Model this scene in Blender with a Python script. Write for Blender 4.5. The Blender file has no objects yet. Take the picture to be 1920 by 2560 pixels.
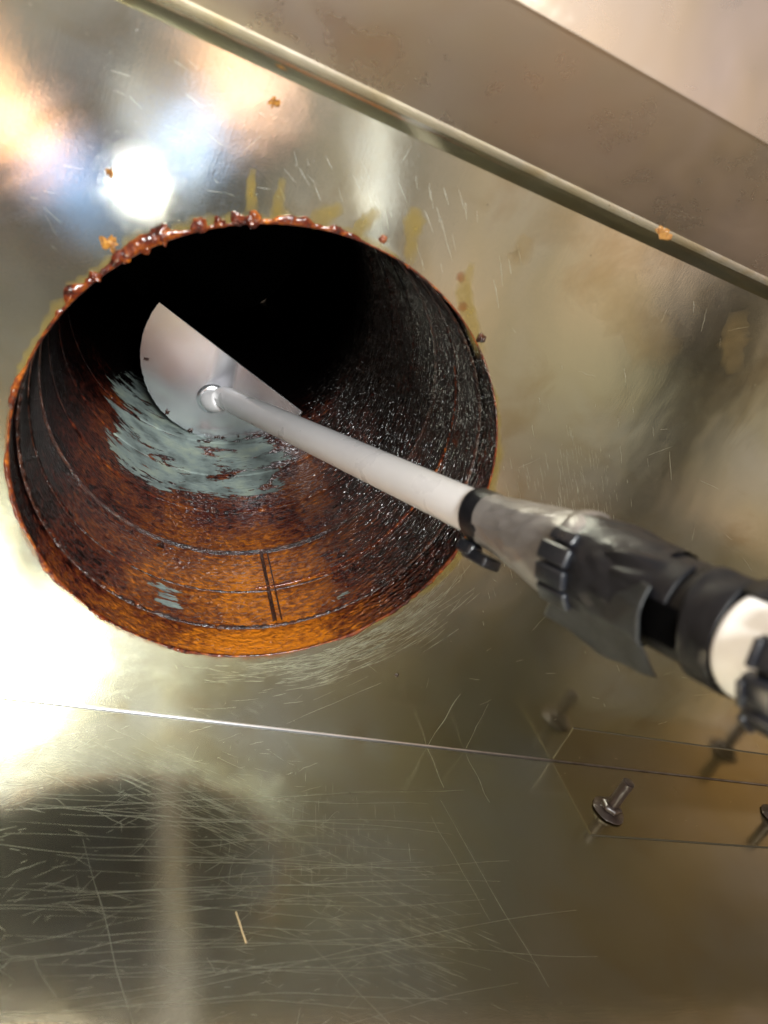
import bpy, bmesh, math, random
from mathutils import Vector, Matrix, noise
random.seed(7)
PI = math.pi
R_ = math.radians
sc = bpy.context.scene
COL = sc.collection

# ------------------------------------------------------------------ camera
cam_d = bpy.data.cameras.new('camera')
cam = bpy.data.objects.new('camera', cam_d)
COL.objects.link(cam)
right = Vector((0.8909369, -0.2409225, 0.3849517))
up = Vector((-0.2168048, 0.5191830, 0.8267071))
back = Vector((-0.3990327, -0.8200033, 0.4103261))
CAM = Vector((-0.1091348, -0.3665376, 0.3536184))
m = Matrix.Identity(4)
for i in range(3):
    m[i][0], m[i][1], m[i][2], m[i][3] = right[i], up[i], back[i], CAM[i]
cam.matrix_world = m
cam_d.sensor_fit = 'VERTICAL'
cam_d.sensor_height = 36
cam_d.sensor_width = 27
cam_d.lens = 28.125
cam_d.clip_start = 0.01
cam_d.clip_end = 100
cam_d.dof.use_dof = True
cam_d.dof.focus_distance = 0.55
cam_d.dof.aperture_fstop = 9.0
sc.camera = cam

sc.view_settings.view_transform = 'Standard'
sc.view_settings.look = 'None'
sc.view_settings.exposure = 0
sc.view_settings.gamma = 1
sc.cycles.use_denoising = True
sc.cycles.max_bounces = 10
sc.cycles.glossy_bounces = 6
sc.cycles.sample_clamp_indirect = 6
sc.cycles.sample_clamp_direct = 0

# ------------------------------------------------------------------ node helper
class NT:
    def __init__(s, tree):
        s.t = tree; s.n = tree.nodes; s.l = tree.links
    def new(s, typ, **kw):
        n = s.n.new(typ)
        for k, v in kw.items():
            if k in n.inputs.keys():
                s.set(n, k, v)
            else:
                setattr(n, k, v)
        return n
    def set(s, n, k, v):
        if isinstance(v, bpy.types.NodeSocket):
            s.l.new(v, n.inputs[k])
        else:
            n.inputs[k].default_value = v
    def math(s, op, a, b=0.0, c=0.0, clamp=False):
        n = s.n.new('ShaderNodeMath'); n.operation = op; n.use_clamp = clamp
        for i, v in enumerate((a, b, c)):
            if isinstance(v, bpy.types.NodeSocket): s.l.new(v, n.inputs[i])
            else: n.inputs[i].default_value = v
        return n.outputs[0]
    def noise(s, vec, scale, detail=2.0, rough=0.5, dist=0.0):
        n = s.n.new('ShaderNodeTexNoise')
        n.inputs['Scale'].default_value = scale; n.inputs['Detail'].default_value = detail
        n.inputs['Roughness'].default_value = rough; n.inputs['Distortion'].default_value = dist
        s.l.new(vec, n.inputs['Vector'])
        return n.outputs['Fac']
    def mapping(s, vec, scale=(1, 1, 1), rot=(0, 0, 0), loc=(0, 0, 0)):
        n = s.n.new('ShaderNodeMapping')
        n.inputs['Scale'].default_value = scale; n.inputs['Rotation'].default_value = rot
        n.inputs['Location'].default_value = loc
        s.l.new(vec, n.inputs['Vector'])
        return n.outputs['Vector']
    def ramp(s, fac, stops, interp='LINEAR'):
        n = s.n.new('ShaderNodeValToRGB')
        cr = n.color_ramp; cr.interpolation = interp
        while len(cr.elements) < len(stops): cr.elements.new(0.5)
        for e, (p, c) in zip(cr.elements, stops):
            e.position = p
            e.color = (c, c, c, 1) if isinstance(c, (int, float)) else (*c, 1)
        s.l.new(fac, n.inputs['Fac'])
        return n.outputs['Color']
    def mix(s, fac, a, b, blend='MIX'):
        n = s.n.new('ShaderNodeMix'); n.data_type = 'RGBA'; n.blend_type = blend
        for i, v in ((0, fac), (6, a), (7, b)):
            if isinstance(v, bpy.types.NodeSocket): s.l.new(v, n.inputs[i])
            elif i == 0: n.inputs[0].default_value = v
            else: n.inputs[i].default_value = (*v, 1)
        return n.outputs[2]
    def maprange(s, v, a, b, c, d):
        n = s.n.new('ShaderNodeMapRange')
        for i, x in enumerate((v, a, b, c, d)):
            if isinstance(x, bpy.types.NodeSocket): s.l.new(x, n.inputs[i])
            else: n.inputs[i].default_value = x
        return n.outputs[0]
    def bump(s, h, strength, dist, normal=None):
        n = s.n.new('ShaderNodeBump')
        n.inputs['Strength'].default_value = strength; n.inputs['Distance'].default_value = dist
        s.l.new(h, n.inputs['Height'])
        if normal: s.l.new(normal, n.inputs['Normal'])
        return n.outputs['Normal']

# ------------------------------------------------------------------ world: the dim workshop around the hood
w = bpy.data.worlds.new('World'); sc.world = w; w.use_nodes = True
T = NT(w.node_tree); T.n.clear()
tc = T.new('ShaderNodeTexCoord').outputs['Generated']
sep = T.new('ShaderNodeSeparateXYZ'); T.l.new(tc, sep.inputs[0])
el = T.maprange(sep.outputs[2], -1, 1, 0, 1)
base = T.ramp(el, [(0.0, (.035, .022, .012)), (0.20, (.085, .055, .032)), (0.33, (.30, .23, .18)), (0.42, (.60, .55, .48)),
                   (0.52, (.76, .65, .57)), (0.60, (1.0, .86, .78)), (0.70, (.95, .80, .72)), (0.765, (.24, .185, .125)), (0.81, (.115, .09, .06)), (0.89, (.055, .046, .036)), (1.0, (.04, .038, .034))])
band = T.noise(T.mapping(tc, (3.2, 1.6, 0.5)), 2.0, 2.0, .5, .4)
bandc = T.ramp(band, [(0.39, (.05, .06, .055)), (0.46, (.65, .67, .66)), (0.56, (1.4, 1.26, 1.12))])
patch = T.noise(T.mapping(tc, (1, 1, 1), loc=(3, 1, 4)), 3.0, 1.0)
patchc = T.ramp(patch, [(0.35, (.82, .86, .80)), (0.65, (1.2, 1.04, .92))])
c = T.mix(1.0, T.mix(1.0, base, bandc, 'MULTIPLY'), patchc, 'MULTIPLY')
bg = T.new('ShaderNodeBackground', Color=c, Strength=0.85)
wo = T.new('ShaderNodeOutputWorld'); T.l.new(bg.outputs[0], wo.inputs[0])

# ------------------------------------------------------------------ the hand torch's lamp
TORCH = Vector((-0.0870, -0.3380, 0.2350))
ld = bpy.data.lights.new('torch_lamp', 'AREA')
ld.shape = 'ELLIPSE'; ld.size = 0.008; ld.size_y = 0.022; ld.energy = 0.12; ld.color = (0.93, 0.97, 1.0)
ld.spread = R_(104)
lamp = bpy.data.objects.new('torch_lamp', ld); COL.objects.link(lamp)
lamp.location = TORCH
tdir = (Vector((0.02, 0.0, -0.01)) - TORCH).normalized()
lamp.rotation_euler = tdir.to_track_quat('-Z', 'Y').to_euler()

# round work light hung above and behind the camera
WL = Vector((-0.110, -1.08, 0.885))
lf = bpy.data.lights.new('round_work_lamp', 'AREA'); lf.shape = 'DISK'; lf.size = 0.37; lf.energy = 13.5; lf.color = (0.97, 1.0, 0.97); lf.spread = R_(110)
wlamp = bpy.data.objects.new('round_work_lamp', lf); COL.objects.link(wlamp); wlamp.location = WL
wdir = (Vector((-.02, 0, .10)) - WL).normalized()
wlamp.rotation_euler = wdir.to_track_quat('-Z', 'Y').to_euler()

# added warm fill lamp overhead, there only to brighten the worker's arms
l2 = bpy.data.lights.new('arm_fill_lamp', 'AREA'); l2.shape = 'DISK'; l2.size = 0.25; l2.energy = 12; l2.color = (1.0, .86, .70); l2.spread = R_(36)
lamp2 = bpy.data.objects.new('arm_fill_lamp', l2); COL.objects.link(lamp2)
lamp2.location = (-1.0, -.35, 1.25)
lamp2.rotation_euler = (Vector((-.18, -.66, .22)) - lamp2.location).to_track_quat('-Z', 'Y').to_euler()

# ------------------------------------------------------------------ materials
def mat(name):
    mt = bpy.data.materials.new(name); mt.use_nodes = True
    t = NT(mt.node_tree); t.n.clear()
    out = t.new('ShaderNodeOutputMaterial')
    return mt, t, out
def simple(name, col, rough=.5, metal=0., coat=0., croug=.1, bump=None, var=.15, vs=60, spec=.5, sss=0., trans=0.):
    mt, t, out = mat(name)
    tc = t.new('ShaderNodeTexCoord').outputs['Object']
    n = t.noise(tc, vs, 4, .6)
    c = t.mix(n, tuple(x * (1 - var) for x in col), tuple(min(1, x * (1 + var)) for x in col))
    rr = t.maprange(t.noise(tc, vs * 2.3, 3), .3, .7, rough * .8, min(1, rough * 1.25))
    p = t.new('ShaderNodeBsdfPrincipled')
    t.set(p, 'Base Color', c); t.set(p, 'Roughness', rr); t.set(p, 'Metallic', metal)
    t.set(p, 'Coat Weight', coat); t.set(p, 'Coat Roughness', croug); t.set(p, 'Specular IOR Level', spec)
    t.set(p, 'Subsurface Weight', sss); t.set(p, 'Subsurface Radius', (.004, .0015, .0006)); t.set(p, 'Transmission Weight', trans)
    if bump:
        t.set(p, 'Normal', t.bump(t.noise(tc, bump[0], 4, .6), bump[1], bump[2]))
    t.l.new(p.outputs[0], out.inputs[0])
    return mt

def steel(name, tint, rough, wide, brush=(1, 1, 1), stain=None, waves=.0006, dull=.2, grain=.13, specks=1.0):
    """Polished sheet steel: a fairly sharp reflection with a broad haze, brush grain, greasy film, dents."""
    mt, t, out = mat(name)
    tc = t.new('ShaderNodeTexCoord').outputs['Object']
    big = t.noise(tc, 9, 3, .55, .5)
    mid = t.noise(tc, 38, 5, .6, .3)
    br = t.noise(t.mapping(tc, brush), 1.0, 4, .7)
    col = t.mix(t.ramp(big, [(0.38, 0.0), (0.62, 1.0)]), tint, tuple(x * y for x, y in zip(tint, (.98, .94, .78))))
    if stain:
        sm = t.ramp(t.noise(t.mapping(tc, (1, 1, 1), loc=(5, 2, 8)), 22, 4, .6, .6), [(0.52, 0.0), (0.70, 1.0)])
        col = t.mix(t.math('MULTIPLY', sm, stain), col, (.42, .30, .12))
    sp = t.ramp(t.noise(tc, 520, 2, .5), [(0.70, 0.0), (0.76, 1.0)])
    gate = t.ramp(mid, [(0.5, 0.0), (0.62, 1.0)])
    spk = t.math('MULTIPLY', t.math('MULTIPLY', sp, gate), specks)
    col = t.mix(t.math('MULTIPLY', spk, .8), col, (.08, .06, .035))
    r1 = t.math('ADD', t.maprange(mid, .3, .7, rough * .75, rough * 1.3), t.maprange(br, .3, .75, 0, .03))
    r1 = t.math('ADD', r1, t.math('MULTIPLY', spk, .3))
    fine = t.noise(tc, 1500, 2, .6)
    h = t.math('ADD', t.math('MULTIPLY', fine, 1.0), t.math('MULTIPLY', br, .5))
    nb = t.bump(big, 1.0, waves)
    nb = t.bump(h, grain, .0002, nb)
    a = t.new('ShaderNodeBsdfAnisotropic', distribution='BECKMANN'); b = t.new('ShaderNodeBsdfAnisotropic', distribution='GGX')
    for p, r in ((a, r1), (b, wide)):
        t.set(p, 'Color', col); t.set(p, 'Roughness', r); t.set(p, 'Normal', nb)
    mx = t.new('ShaderNodeMixShader'); t.set(mx, 0, dull)
    t.l.new(a.outputs[0], mx.inputs[1]); t.l.new(b.outputs[0], mx.inputs[2])
    t.l.new(mx.outputs[0], out.inputs[0])
    return mt

M = {}
M['wall'] = steel('polished_steel_wall', (.65, .645, .59), .095, .36, (900, 30, 30), stain=.35, dull=.09)
M['floor'] = steel('polished_steel_floor', (.56, .555, .50), .11, .36, (30, 700, 30), stain=.2, waves=.0004, dull=.20)
M['upper'] = steel('satin_steel_upper', (.66, .58, .53), .28, .45, (25, 500, 500), stain=.0, specks=.0, grain=0.0)
M['lip'] = steel('stained_lip_steel', (.60, .545, .48), .42, .6, (25, 500, 500), stain=.7, dull=.6)
M['top'] = steel('satin_steel_top', (.90, .82, .79), .28, .45, (25, 400, 400), waves=.0006, specks=.0, grain=0.0)
M['plate'] = steel('steel_angle_plate', (.52, .47, .36), .14, .36, (30, 600, 30), waves=.0002)
M['bright'] = simple('bare_steel_edge', (.78, .72, .62), .28, 1.0, bump=(900, .1, .0003))
M['scratch'] = simple('scratched_steel', (.74, .77, .69), .34, 1.0, bump=(2500, .5, .0003))
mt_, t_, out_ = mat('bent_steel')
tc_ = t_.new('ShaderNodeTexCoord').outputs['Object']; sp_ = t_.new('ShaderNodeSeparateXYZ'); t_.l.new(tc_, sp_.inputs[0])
fade_ = t_.math('ADD', t_.maprange(sp_.outputs[0], .02, .30, 0, .85), t_.math('MULTIPLY', t_.math('SUBTRACT', t_.noise(tc_, 60, 4, .6), .5), .5), clamp=True)  # rightward fade of the corner highlight, put into the base colour
p_ = t_.new('ShaderNodeBsdfPrincipled'); t_.set(p_, 'Base Color', t_.mix(fade_, (.82, .83, .88), (.14, .11, .08))); t_.set(p_, 'Metallic', 1.0); t_.set(p_, 'Roughness', .28)
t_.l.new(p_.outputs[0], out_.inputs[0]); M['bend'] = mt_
M['darkline'] = simple('grimy_joint', (.035, .028, .018), .5, 0.0)
M['rust'] = simple('rusty_dark_steel', (.030, .019, .016), .36, .45, coat=.5, croug=.2, bump=(600, .8, .0006), var=.6, vs=250)
M['black_tape'] = simple('black_tape', (.006, .006, .008), .40, 0, spec=.25, coat=.12, croug=.3, bump=(260, .3, .0006), var=.3)
M['black_plastic'] = simple('black_plastic', (.009, .010, .014), .32, 0, coat=.15, croug=.2, bump=(500, .1, .0003), var=.3)
M['grey_tape'] = simple('silver_tape', (.19, .175, .17), .40, .35, coat=.2, croug=.25, bump=(70, .35, .0012), var=.12)
M['pole'] = simple('white_pole', (.62, .60, .61), .30, 0, coat=.4, croug=.15, bump=(300, .05, .0003), var=.12, vs=22)
M['blade'] = simple('brushed_blade', (.84, .84, .88), .20, .95, coat=.1, croug=.15, var=.06, vs=14)
M['white_sleeve'] = simple('white_sleeve', (.92, .92, .92), .35, 0, coat=.3, var=.03)
M['skin'] = simple('skin', (.42, .26, .19), .5, 0, sss=.1, bump=(300, .2, .001))
M['glove'] = simple('blue_nitrile_glove', (.045, .12, .30), .38, 0, bump=(120, .4, .002))
M['shirt'] = simple('grey_blue_shirt', (.16, .18, .23), .85, 0, bump=(500, .4, .001))
M['trouser'] = simple('dark_trousers', (.05, .055, .06), .85, 0)
M['hair'] = simple('brown_hair', (.05, .03, .02), .6, 0, bump=(300, .8, .003))
M['deep_shade'] = simple('deep_shade', (.003, .003, .003), .95, 0, spec=.05)  # flat black standing in for the unlit far end of the duct
M['torch'] = simple('black_torch_body', (.02, .02, .02), .35, .6, bump=(400, .2, .0005))

def grease(name, lo, midc, hi, coat=1.0, scale=260, bmp=(700, .8, .0012), sss=.0, attr=False, croug=.07, stretch=(1, 1, 1)):
    mt, t, out = mat(name)
    tc = t.new('ShaderNodeTexCoord')
    vec = tc.outputs['UV'] if attr else tc.outputs['Object']
    v = t.mapping(vec, stretch)
    n1 = t.noise(v, scale, 5, .65, .6)
    n2 = t.noise(vec, scale * .12, 3, .6, .3)
    f = t.math('ADD', t.math('MULTIPLY', t.math('ADD', t.math('MULTIPLY', t.math('SUBTRACT', n1, .5), 1.15 if attr else 1.7), .5), .65), t.math('MULTIPLY', n2, .35))
    p = t.new('ShaderNodeBsdfPrincipled')
    hgt = t.noise(v, bmp[0], 1.2 if attr else 4, .5, .3 if attr else .8)
    if attr:
        at = t.new('ShaderNodeAttribute', attribute_name='thin').outputs['Fac']
        f = t.math('ADD', f, t.math('MULTIPLY', t.math('SUBTRACT', at, .5), .40))
    col = t.ramp(f, [(0.36, lo), (0.47, midc), (0.60, tuple(a * .72 + b * .28 for a, b in zip(midc, hi))), (0.74, hi)])
    rough = t.maprange(n2, .3, .7, .22, .42)
    cw = coat
    if attr:
        so = t.new('ShaderNodeAttribute', attribute_name='deep_shade').outputs['Fac']
        col = t.mix(so, col, (.0022, .0018, .0018))  # unlit top and depth of the duct darkened by colour
        unshaded = t.math('SUBTRACT', 1.0, t.math('MULTIPLY', so, .94))
        cw = t.math('MULTIPLY', unshaded, coat)
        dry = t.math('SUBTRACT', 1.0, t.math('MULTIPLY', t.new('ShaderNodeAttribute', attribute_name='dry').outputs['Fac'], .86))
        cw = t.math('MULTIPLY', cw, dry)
        t.set(p, 'Specular IOR Level', t.math('MULTIPLY', t.math('MULTIPLY', unshaded, .12), dry))
        pk = t.new('ShaderNodeAttribute', attribute_name='peel').outputs['Fac']
        pn = t.math('ADD', t.math('MULTIPLY', t.noise(t.mapping(vec, (17, 44, 1)), 1.0, 7, .66, 1.2), 1.15), t.math('MULTIPLY', t.noise(t.mapping(vec, (110, 420, 1)), 1.0, 4, .6, .4), .30))
        pm = t.ramp(t.math('ADD', pn, t.math('SUBTRACT', pk, .90)), [(0.36, 0.0), (0.375, 1.0)])
        gn = t.noise(vec, 45, 4, .6)
        green = t.ramp(gn, [(0.3, (.085, .10, .095)), (0.5, (.19, .23, .22)), (0.7, (.27, .31, .25))])
        col = t.mix(pm, col, green)
        rough = t.math('ADD', rough, t.math('MULTIPLY', pm, .25))
        inv = t.math('SUBTRACT', 1.0, pm)
        cw = t.math('MULTIPLY', inv, cw)
        hgt = t.math('ADD', t.math('MULTIPLY', hgt, t.math('ADD', .25, t.math('MULTIPLY', inv, .75))), t.math('MULTIPLY', inv, 1.2))
        wr = t.new('ShaderNodeAttribute', attribute_name='wrinkle').outputs['Fac']
        hgt = t.math('MULTIPLY', hgt, t.math('ADD', .22, t.math('MULTIPLY', wr, .6)))
        hgt = t.math('ADD', hgt, t.math('MULTIPLY', t.math('MULTIPLY', t.noise(t.mapping(vec, (130, 420, 1)), 1.0, 1.0, .5, .6), wr), 2.4))
    t.set(p, 'Base Color', col); t.set(p, 'Roughness', rough)
    if not attr: t.set(p, 'Specular IOR Level', .2)
    t.set(p, 'Coat Weight', cw); t.set(p, 'Coat Roughness', croug)
    t.set(p, 'Subsurface Weight', sss); t.set(p, 'Subsurface Radius', (.004, .0012, .0003)); t.set(p, 'Subsurface Scale', 1.0)
    nrm = t.bump(hgt, bmp[1], bmp[2]); t.set(p, 'Normal', nrm); t.set(p, 'Coat Normal', nrm)
    t.l.new(p.outputs[0], out.inputs[0])
    return mt
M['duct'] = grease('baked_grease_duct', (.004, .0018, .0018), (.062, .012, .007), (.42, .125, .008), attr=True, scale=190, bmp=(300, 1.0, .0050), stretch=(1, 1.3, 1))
M['amber'] = grease('amber_grease_bead', (.018, .002, .001), (.080, .009, .002), (.42, .12, .008), scale=170, bmp=(300, .4, .0010), sss=.12, croug=.06)
M['darkgrease'] = grease('dark_grease_bead', (.005, .002, .002), (.022, .006, .004), (.10, .025, .005), scale=200, bmp=(700, .8, .0012), croug=.08)
M['crust'] = grease('crusty_grease', (.10, .04, .01), (.35, .14, .02), (.65, .38, .08), scale=500, bmp=(900, 1.0, .0015), sss=.1)

M['film_lump'] = grease('ochre_residue', (.12, .045, .012), (.26, .12, .03), (.38, .22, .07), scale=400, bmp=(500, .4, .0006), sss=.1)
def film(name, col, dens):
    mt, t, out = mat(name)
    tc = t.new('ShaderNodeTexCoord').outputs['Object']
    at = t.new('ShaderNodeAttribute', attribute_name='fade').outputs['Fac']
    n = t.noise(tc, 140, 4, .6)
    a = t.math('MULTIPLY', t.math('MULTIPLY', at, t.maprange(n, .3, .6, .45, 1.0)), dens, clamp=True)
    p = t.new('ShaderNodeBsdfPrincipled')
    t.set(p, 'Base Color', t.mix(n, tuple(x * .8 for x in col), col)); t.set(p, 'Metallic', .8)
    t.set(p, 'Roughness', .3); t.set(p, 'Coat Weight', .5); t.set(p, 'Alpha', a)
    t.l.new(p.outputs[0], out.inputs[0])
    return mt
M['film_yellow'] = film('yellow_grease_film', (.44, .33, .09), .6)
M['film_orange'] = film('orange_grease_film', (.36, .12, .03), .55)
M['film_brown'] = film('brown_grease_film', (.42, .31, .16), .28)

# ------------------------------------------------------------------ object helpers
def link(name, me, mt=None, parent=None, smooth=True):
    o = bpy.data.objects.new(name, me); COL.objects.link(o)
    if mt: me.materials.append(mt)
    if smooth:
        for p in me.polygons: p.use_smooth = True
    if parent: o.parent = parent
    return o
def mesh(name, vs, fs, mt=None, parent=None, smooth=True):
    me = bpy.data.meshes.new(name); me.from_pydata([tuple(v) for v in vs], [], fs); me.update()
    return link(name, me, mt, parent, smooth)
def empty(name, loc, label, cat, group=None):
    o = bpy.data.objects.new(name, None); COL.objects.link(o); o.location = loc
    o.empty_display_size = .02
    o['label'] = label; o['category'] = cat
    if group: o['group'] = group
    return o
def structure(o, label):
    o['kind'] = 'structure'; o['label'] = label
    return o
def grid(name, fn, nu, nv, mt=None, parent=None, closeu=False, smooth=True):
    vs = []; fs = []
    for j in range(nv + 1):
        for i in range(nu if closeu else nu + 1):
            vs.append(fn(i / nu, j / nv))
    W = nu if closeu else nu + 1
    for j in range(nv):
        for i in range(nu):
            a = j * W + i; b = j * W + (i + 1) % W
            fs.append((a, b, b + W, a + W))
    return mesh(name, vs, fs, mt, parent, smooth)
def bevel(o, w, seg=2):
    b = o.modifiers.new('bevel', 'BEVEL'); b.width = w; b.segments = seg; b.limit_method = 'ANGLE'; b.angle_limit = R_(40)
def solid(o, th, off=-1):
    s = o.modifiers.new('thick', 'SOLIDIFY'); s.thickness = th; s.offset = off
def nz(*a): return noise.noise(Vector(a))

# ------------------------------------------------------------------ sheet metal setting
HZ = 0.1770370; HR = 0.125
HC = Vector((0, 0, HZ))
TOPZ = 0.3505

# wall sheet with the round cut-out, 1.2 mm thick
angs = sorted(set([2 * PI * i / 360 for i in range(360)] +
              [math.atan2(z - HZ, x) % (2 * PI) for x in (-.45, .95) for z in (0.0016, TOPZ)]))
def outer(a):
    dx, dz = math.cos(a), math.sin(a); k = 1e9
    if dx > 1e-9: k = min(k, .95 / dx)
    if dx < -1e-9: k = min(k, -.45 / dx)
    if dz > 1e-9: k = min(k, (TOPZ - HZ) / dz)
    if dz < -1e-9: k = min(k, (0.0016 - HZ) / dz)
    return Vector((dx * k, 0, HZ + dz * k))
N = len(angs); vs = []; fs = []
for a in angs: vs.append((HR * math.cos(a), .0012, HZ + HR * math.sin(a)))
for a in angs: vs.append(((HR) * math.cos(a), .0002, HZ + (HR) * math.sin(a)))
for a in angs: vs.append(((HR + .0003) * math.cos(a), 0, HZ + (HR + .0003) * math.sin(a)))
for a in angs: vs.append(outer(a))
for r in range(3):
    for i in range(N):
        j = (i + 1) % N
        fs.append((r * N + i, (r + 1) * N + i, (r + 1) * N + j, r * N + j))
wall = mesh('back_wall', vs, fs, M['wall'], smooth=False)
structure(wall, 'polished steel back wall with the round duct opening cut in it')

# floor sheet
floor = mesh('floor', [(-.45, -.0016, 0), (.95, -.0016, 0), (.95, -.55, 0), (-.45, -.55, 0)], [(0, 3, 2, 1)], M['floor'], smooth=False)
structure(floor, 'scratched polished steel floor sheet meeting the back wall at a folded corner')
# the bend between them
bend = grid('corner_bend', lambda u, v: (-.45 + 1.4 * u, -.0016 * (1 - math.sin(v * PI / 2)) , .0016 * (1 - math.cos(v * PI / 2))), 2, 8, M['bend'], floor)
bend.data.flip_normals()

# lip, upper panel, top panel
def strip(name, prof, mt, label, x0=-.45, x1=.95, n=2):
    o = grid(name, lambda u, v: (x0 + (x1 - x0) * u, prof[round(v * (len(prof) - 1))][0], prof[round(v * (len(prof) - 1))][1]), n, len(prof) - 1, mt)
    structure(o, label); return o
lip_p = [(0.0, TOPZ), (-.0008, TOPZ + .0002), (-.0062, .3562), (-.0070, .3570)]
strip('wall_lip', lip_p, M['wall'], 'narrow folded steel lip along the top of the back wall')
edge_p = [(-.0070, .3570), (-.0080, .3578), (-.0088, .3588), (-.0091, .3598), (-.0091, .3606)]
edge = strip('lip_edge', edge_p, M['lip'], 'rounded bright edge of the folded lip, stained amber with grease')
up_p = [(-.0091, .3606), (-.0110, .3660), (-.0225, .4105)]
strip('upper_panel', up_p, M['upper'], 'dull brownish steel panel sloping above the folded lip')
top_p = [(-.0243, .4097), (-.0241, .4105), (.0000, .7400)]
strip('top_panel', top_p, M['top'], 'pale satin steel panel at the upper right, overlapping the brownish one')

# ------------------------------------------------------------------ scratches, as fine raised burrs of bare metal
def scratches(name, plane, items, parent, label):
    vs = []; fs = []
    for pts, wd in items:
        base = len(vs); n = len(pts)
        for i, p in enumerate(pts):
            a = pts[max(0, i - 1)]; b = pts[min(n - 1, i + 1)]
            d = (b[0] - a[0], b[1] - a[1]); L = math.hypot(*d) + 1e-9
            nx, ny = -d[1] / L, d[0] / L
            ww = wd * (.25 + .75 * math.sin(PI * (i + .3) / (n - .4))) * (.6 + .8 * random.random()) / 2
            for s in (-1, 1):
                q = (p[0] + nx * ww * s, p[1] + ny * ww * s)
                vs.append((q[0], -.00008, q[1]) if plane == 'wall' else (q[0], q[1], .00008))
        for i in range(n - 1):
            k = base + 2 * i
            fs.append((k, k + 1, k + 3, k + 2))
    o = mesh(name, vs, fs, M['scratch'], parent, smooth=False)
    o['kind'] = 'stuff'; o['label'] = label
    return o
def line(p, q, n=8, wob=.0006, bow=0.):
    d = (q[0] - p[0], q[1] - p[1]); L = math.hypot(*d) + 1e-9; s = random.random() * 50; wob = min(wob, L * .02)
    out = []
    for i in range(n + 1):
        t = i / n; k = wob * nz(s, t * 3, 0) * 2 + bow * L * math.sin(PI * t)
        out.append((p[0] + d[0] * t - d[1] / L * k, p[1] + d[1] * t + d[0] / L * k))
    return out
g = random.gauss; U = random.uniform
items = []
# sanding arcs following the hole below and to the right
for _ in range(420):
    a = R_(g(-52, 15)); r = .128 + abs(g(0, .014)) + .002
    da = R_(U(2, 9)); tilt = g(.0, .0018)
    pts = [((r + tilt * t) * math.cos(a + da * t), HZ + (r + tilt * t) * math.sin(a + da * t)) for t in (0, .25, .5, .75, 1)]
    if min(p[1] for p in pts) > .004: items.append((pts, U(.00006, .00024)))
# upright strokes right of the hole
for _ in range(240):
    x = g(.165, .028); z = g(.205, .028); L = abs(g(.008, .006))
    if math.hypot(x, z - HZ) < .129: continue
    items.append((line((x, z), (x + L * .62, z - L * .78 * 1.0), 4), U(.00005, .00016)))
# random short strokes on the upper left and over the hole
for _ in range(70):
    x = g(-.09, .04); z = g(.30, .022); L = abs(g(.004, .004)); a = U(-.9, .3)
    if math.hypot(x, z - HZ) < .13 or z > .349: continue
    items.append((line((x, z), (x + L * math.cos(a), z + L * math.sin(a)), 3), U(.00004, .00011)))
for _ in range(45):
    x = g(.01, .035); z = g(.322, .010); L = abs(g(.007, .004)); a = g(-.9, .1)
    if math.hypot(x, z - HZ) < .128 or z > .349: continue
    items.append((line((x, z), (x + L * math.cos(a), z + L * math.sin(a)), 3), U(.00005, .00014)))
for _ in range(120):
    x = U(-.12, .5); z = U(.004, .34); L = abs(g(.006, .006)); a = U(0, PI)
    if math.hypot(x, z - HZ) < .13 or math.hypot(x + L * math.cos(a), z + L * math.sin(a) - HZ) < .13 : continue
    items.append((line((x, z), (x + L * math.cos(a), min(.348, max(.003, z + L * math.sin(a)))), 4), U(.00004, .0001)))
for p, q, wd in (((.1766, .0016), (.1786, .0503), .0004), ((.2075, .0015), (.2040, .0452), .00025), ((.07, .006), (.12, .05), .00015)):
    items.append((line(p, q, 8), wd))
scratches('wall_scratches', 'wall', items, wall, 'fine bright scratches and sanding marks in the steel around the opening')
items = []
for _ in range(300):                       # swirl over the reflected opening
    x = g(.01, .034); y = -.062 - (x - .02) * .35 + g(0, .014); L = abs(g(.012, .01)); s = -.42 + g(0, .05)
    if y < -.006: items.append((line((x, y), (x + L * .9, y + s * L), 5, .0003, -.01), U(.00005, .00018)))
for _ in range(40):                        # long wandering scratches
    x = U(-.10, -.03); y = U(-.06, -.20); L = U(.08, .30); s = g(.03, .06)
    items.append((line((x, y), (x + L, y + s * L), 16, .002, g(0, .015)), U(.00010, .00022)))
for _ in range(200):                       # strokes towards the middle
    x = g(.115, .022); y = g(-.135, .024); L = abs(g(.009, .006))
    items.append((line((x, y), (x + L * .85, y - L * .38), 4), U(.00005, .00014)))
for _ in range(110):
    x = g(.075, .03); y = g(-.075, .02); L = abs(g(.006, .004))
    items.append((line((x, y), (x - L * .2, y - L), 3), U(.00005, .00012)))
for _ in range(430):
    x = U(-.10, .085); y = U(-.19, -.01); L = abs(g(.006, .008)); a = g(.2, .5)
    items.append((line((x, y), (x + L * math.cos(a), min(-.003, y + L * math.sin(a))), 4), U(.00005, .00014)))
for p, q, wd in (((.1766, -.002), (.1776, -.0362), .0004), ((.2075, -.002), (.21, -.045), .0002), ((.171, -.0465), (.196, -.168), .00022),
                 ((.16, -.06), (.175, -.13), .00018), ((-.05, -.09), (-.02, -.19), .0002), ((.06, -.14), (.11, -.2), .00015)):
    items.append((line(p, q, 12, .001), wd))
scratches('floor_scratches', 'floor', items, floor, 'long wandering scratches and short polishing strokes in the steel floor')
flake = grid('metal_sliver', lambda u, v: (.0262 + .0035 * u + .0009 * (v - .5) + .0004 * nz(u * 4, v, 1), -.1275 - .0164 * u, .0003 + .0003 * math.sin(PI * v)), 10, 4,
             simple('brass_sliver', (.50, .38, .22), .4, .3))
flake['label'] = 'short tan sliver lying on the scratched steel floor'; flake['category'] = 'sliver'

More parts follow.
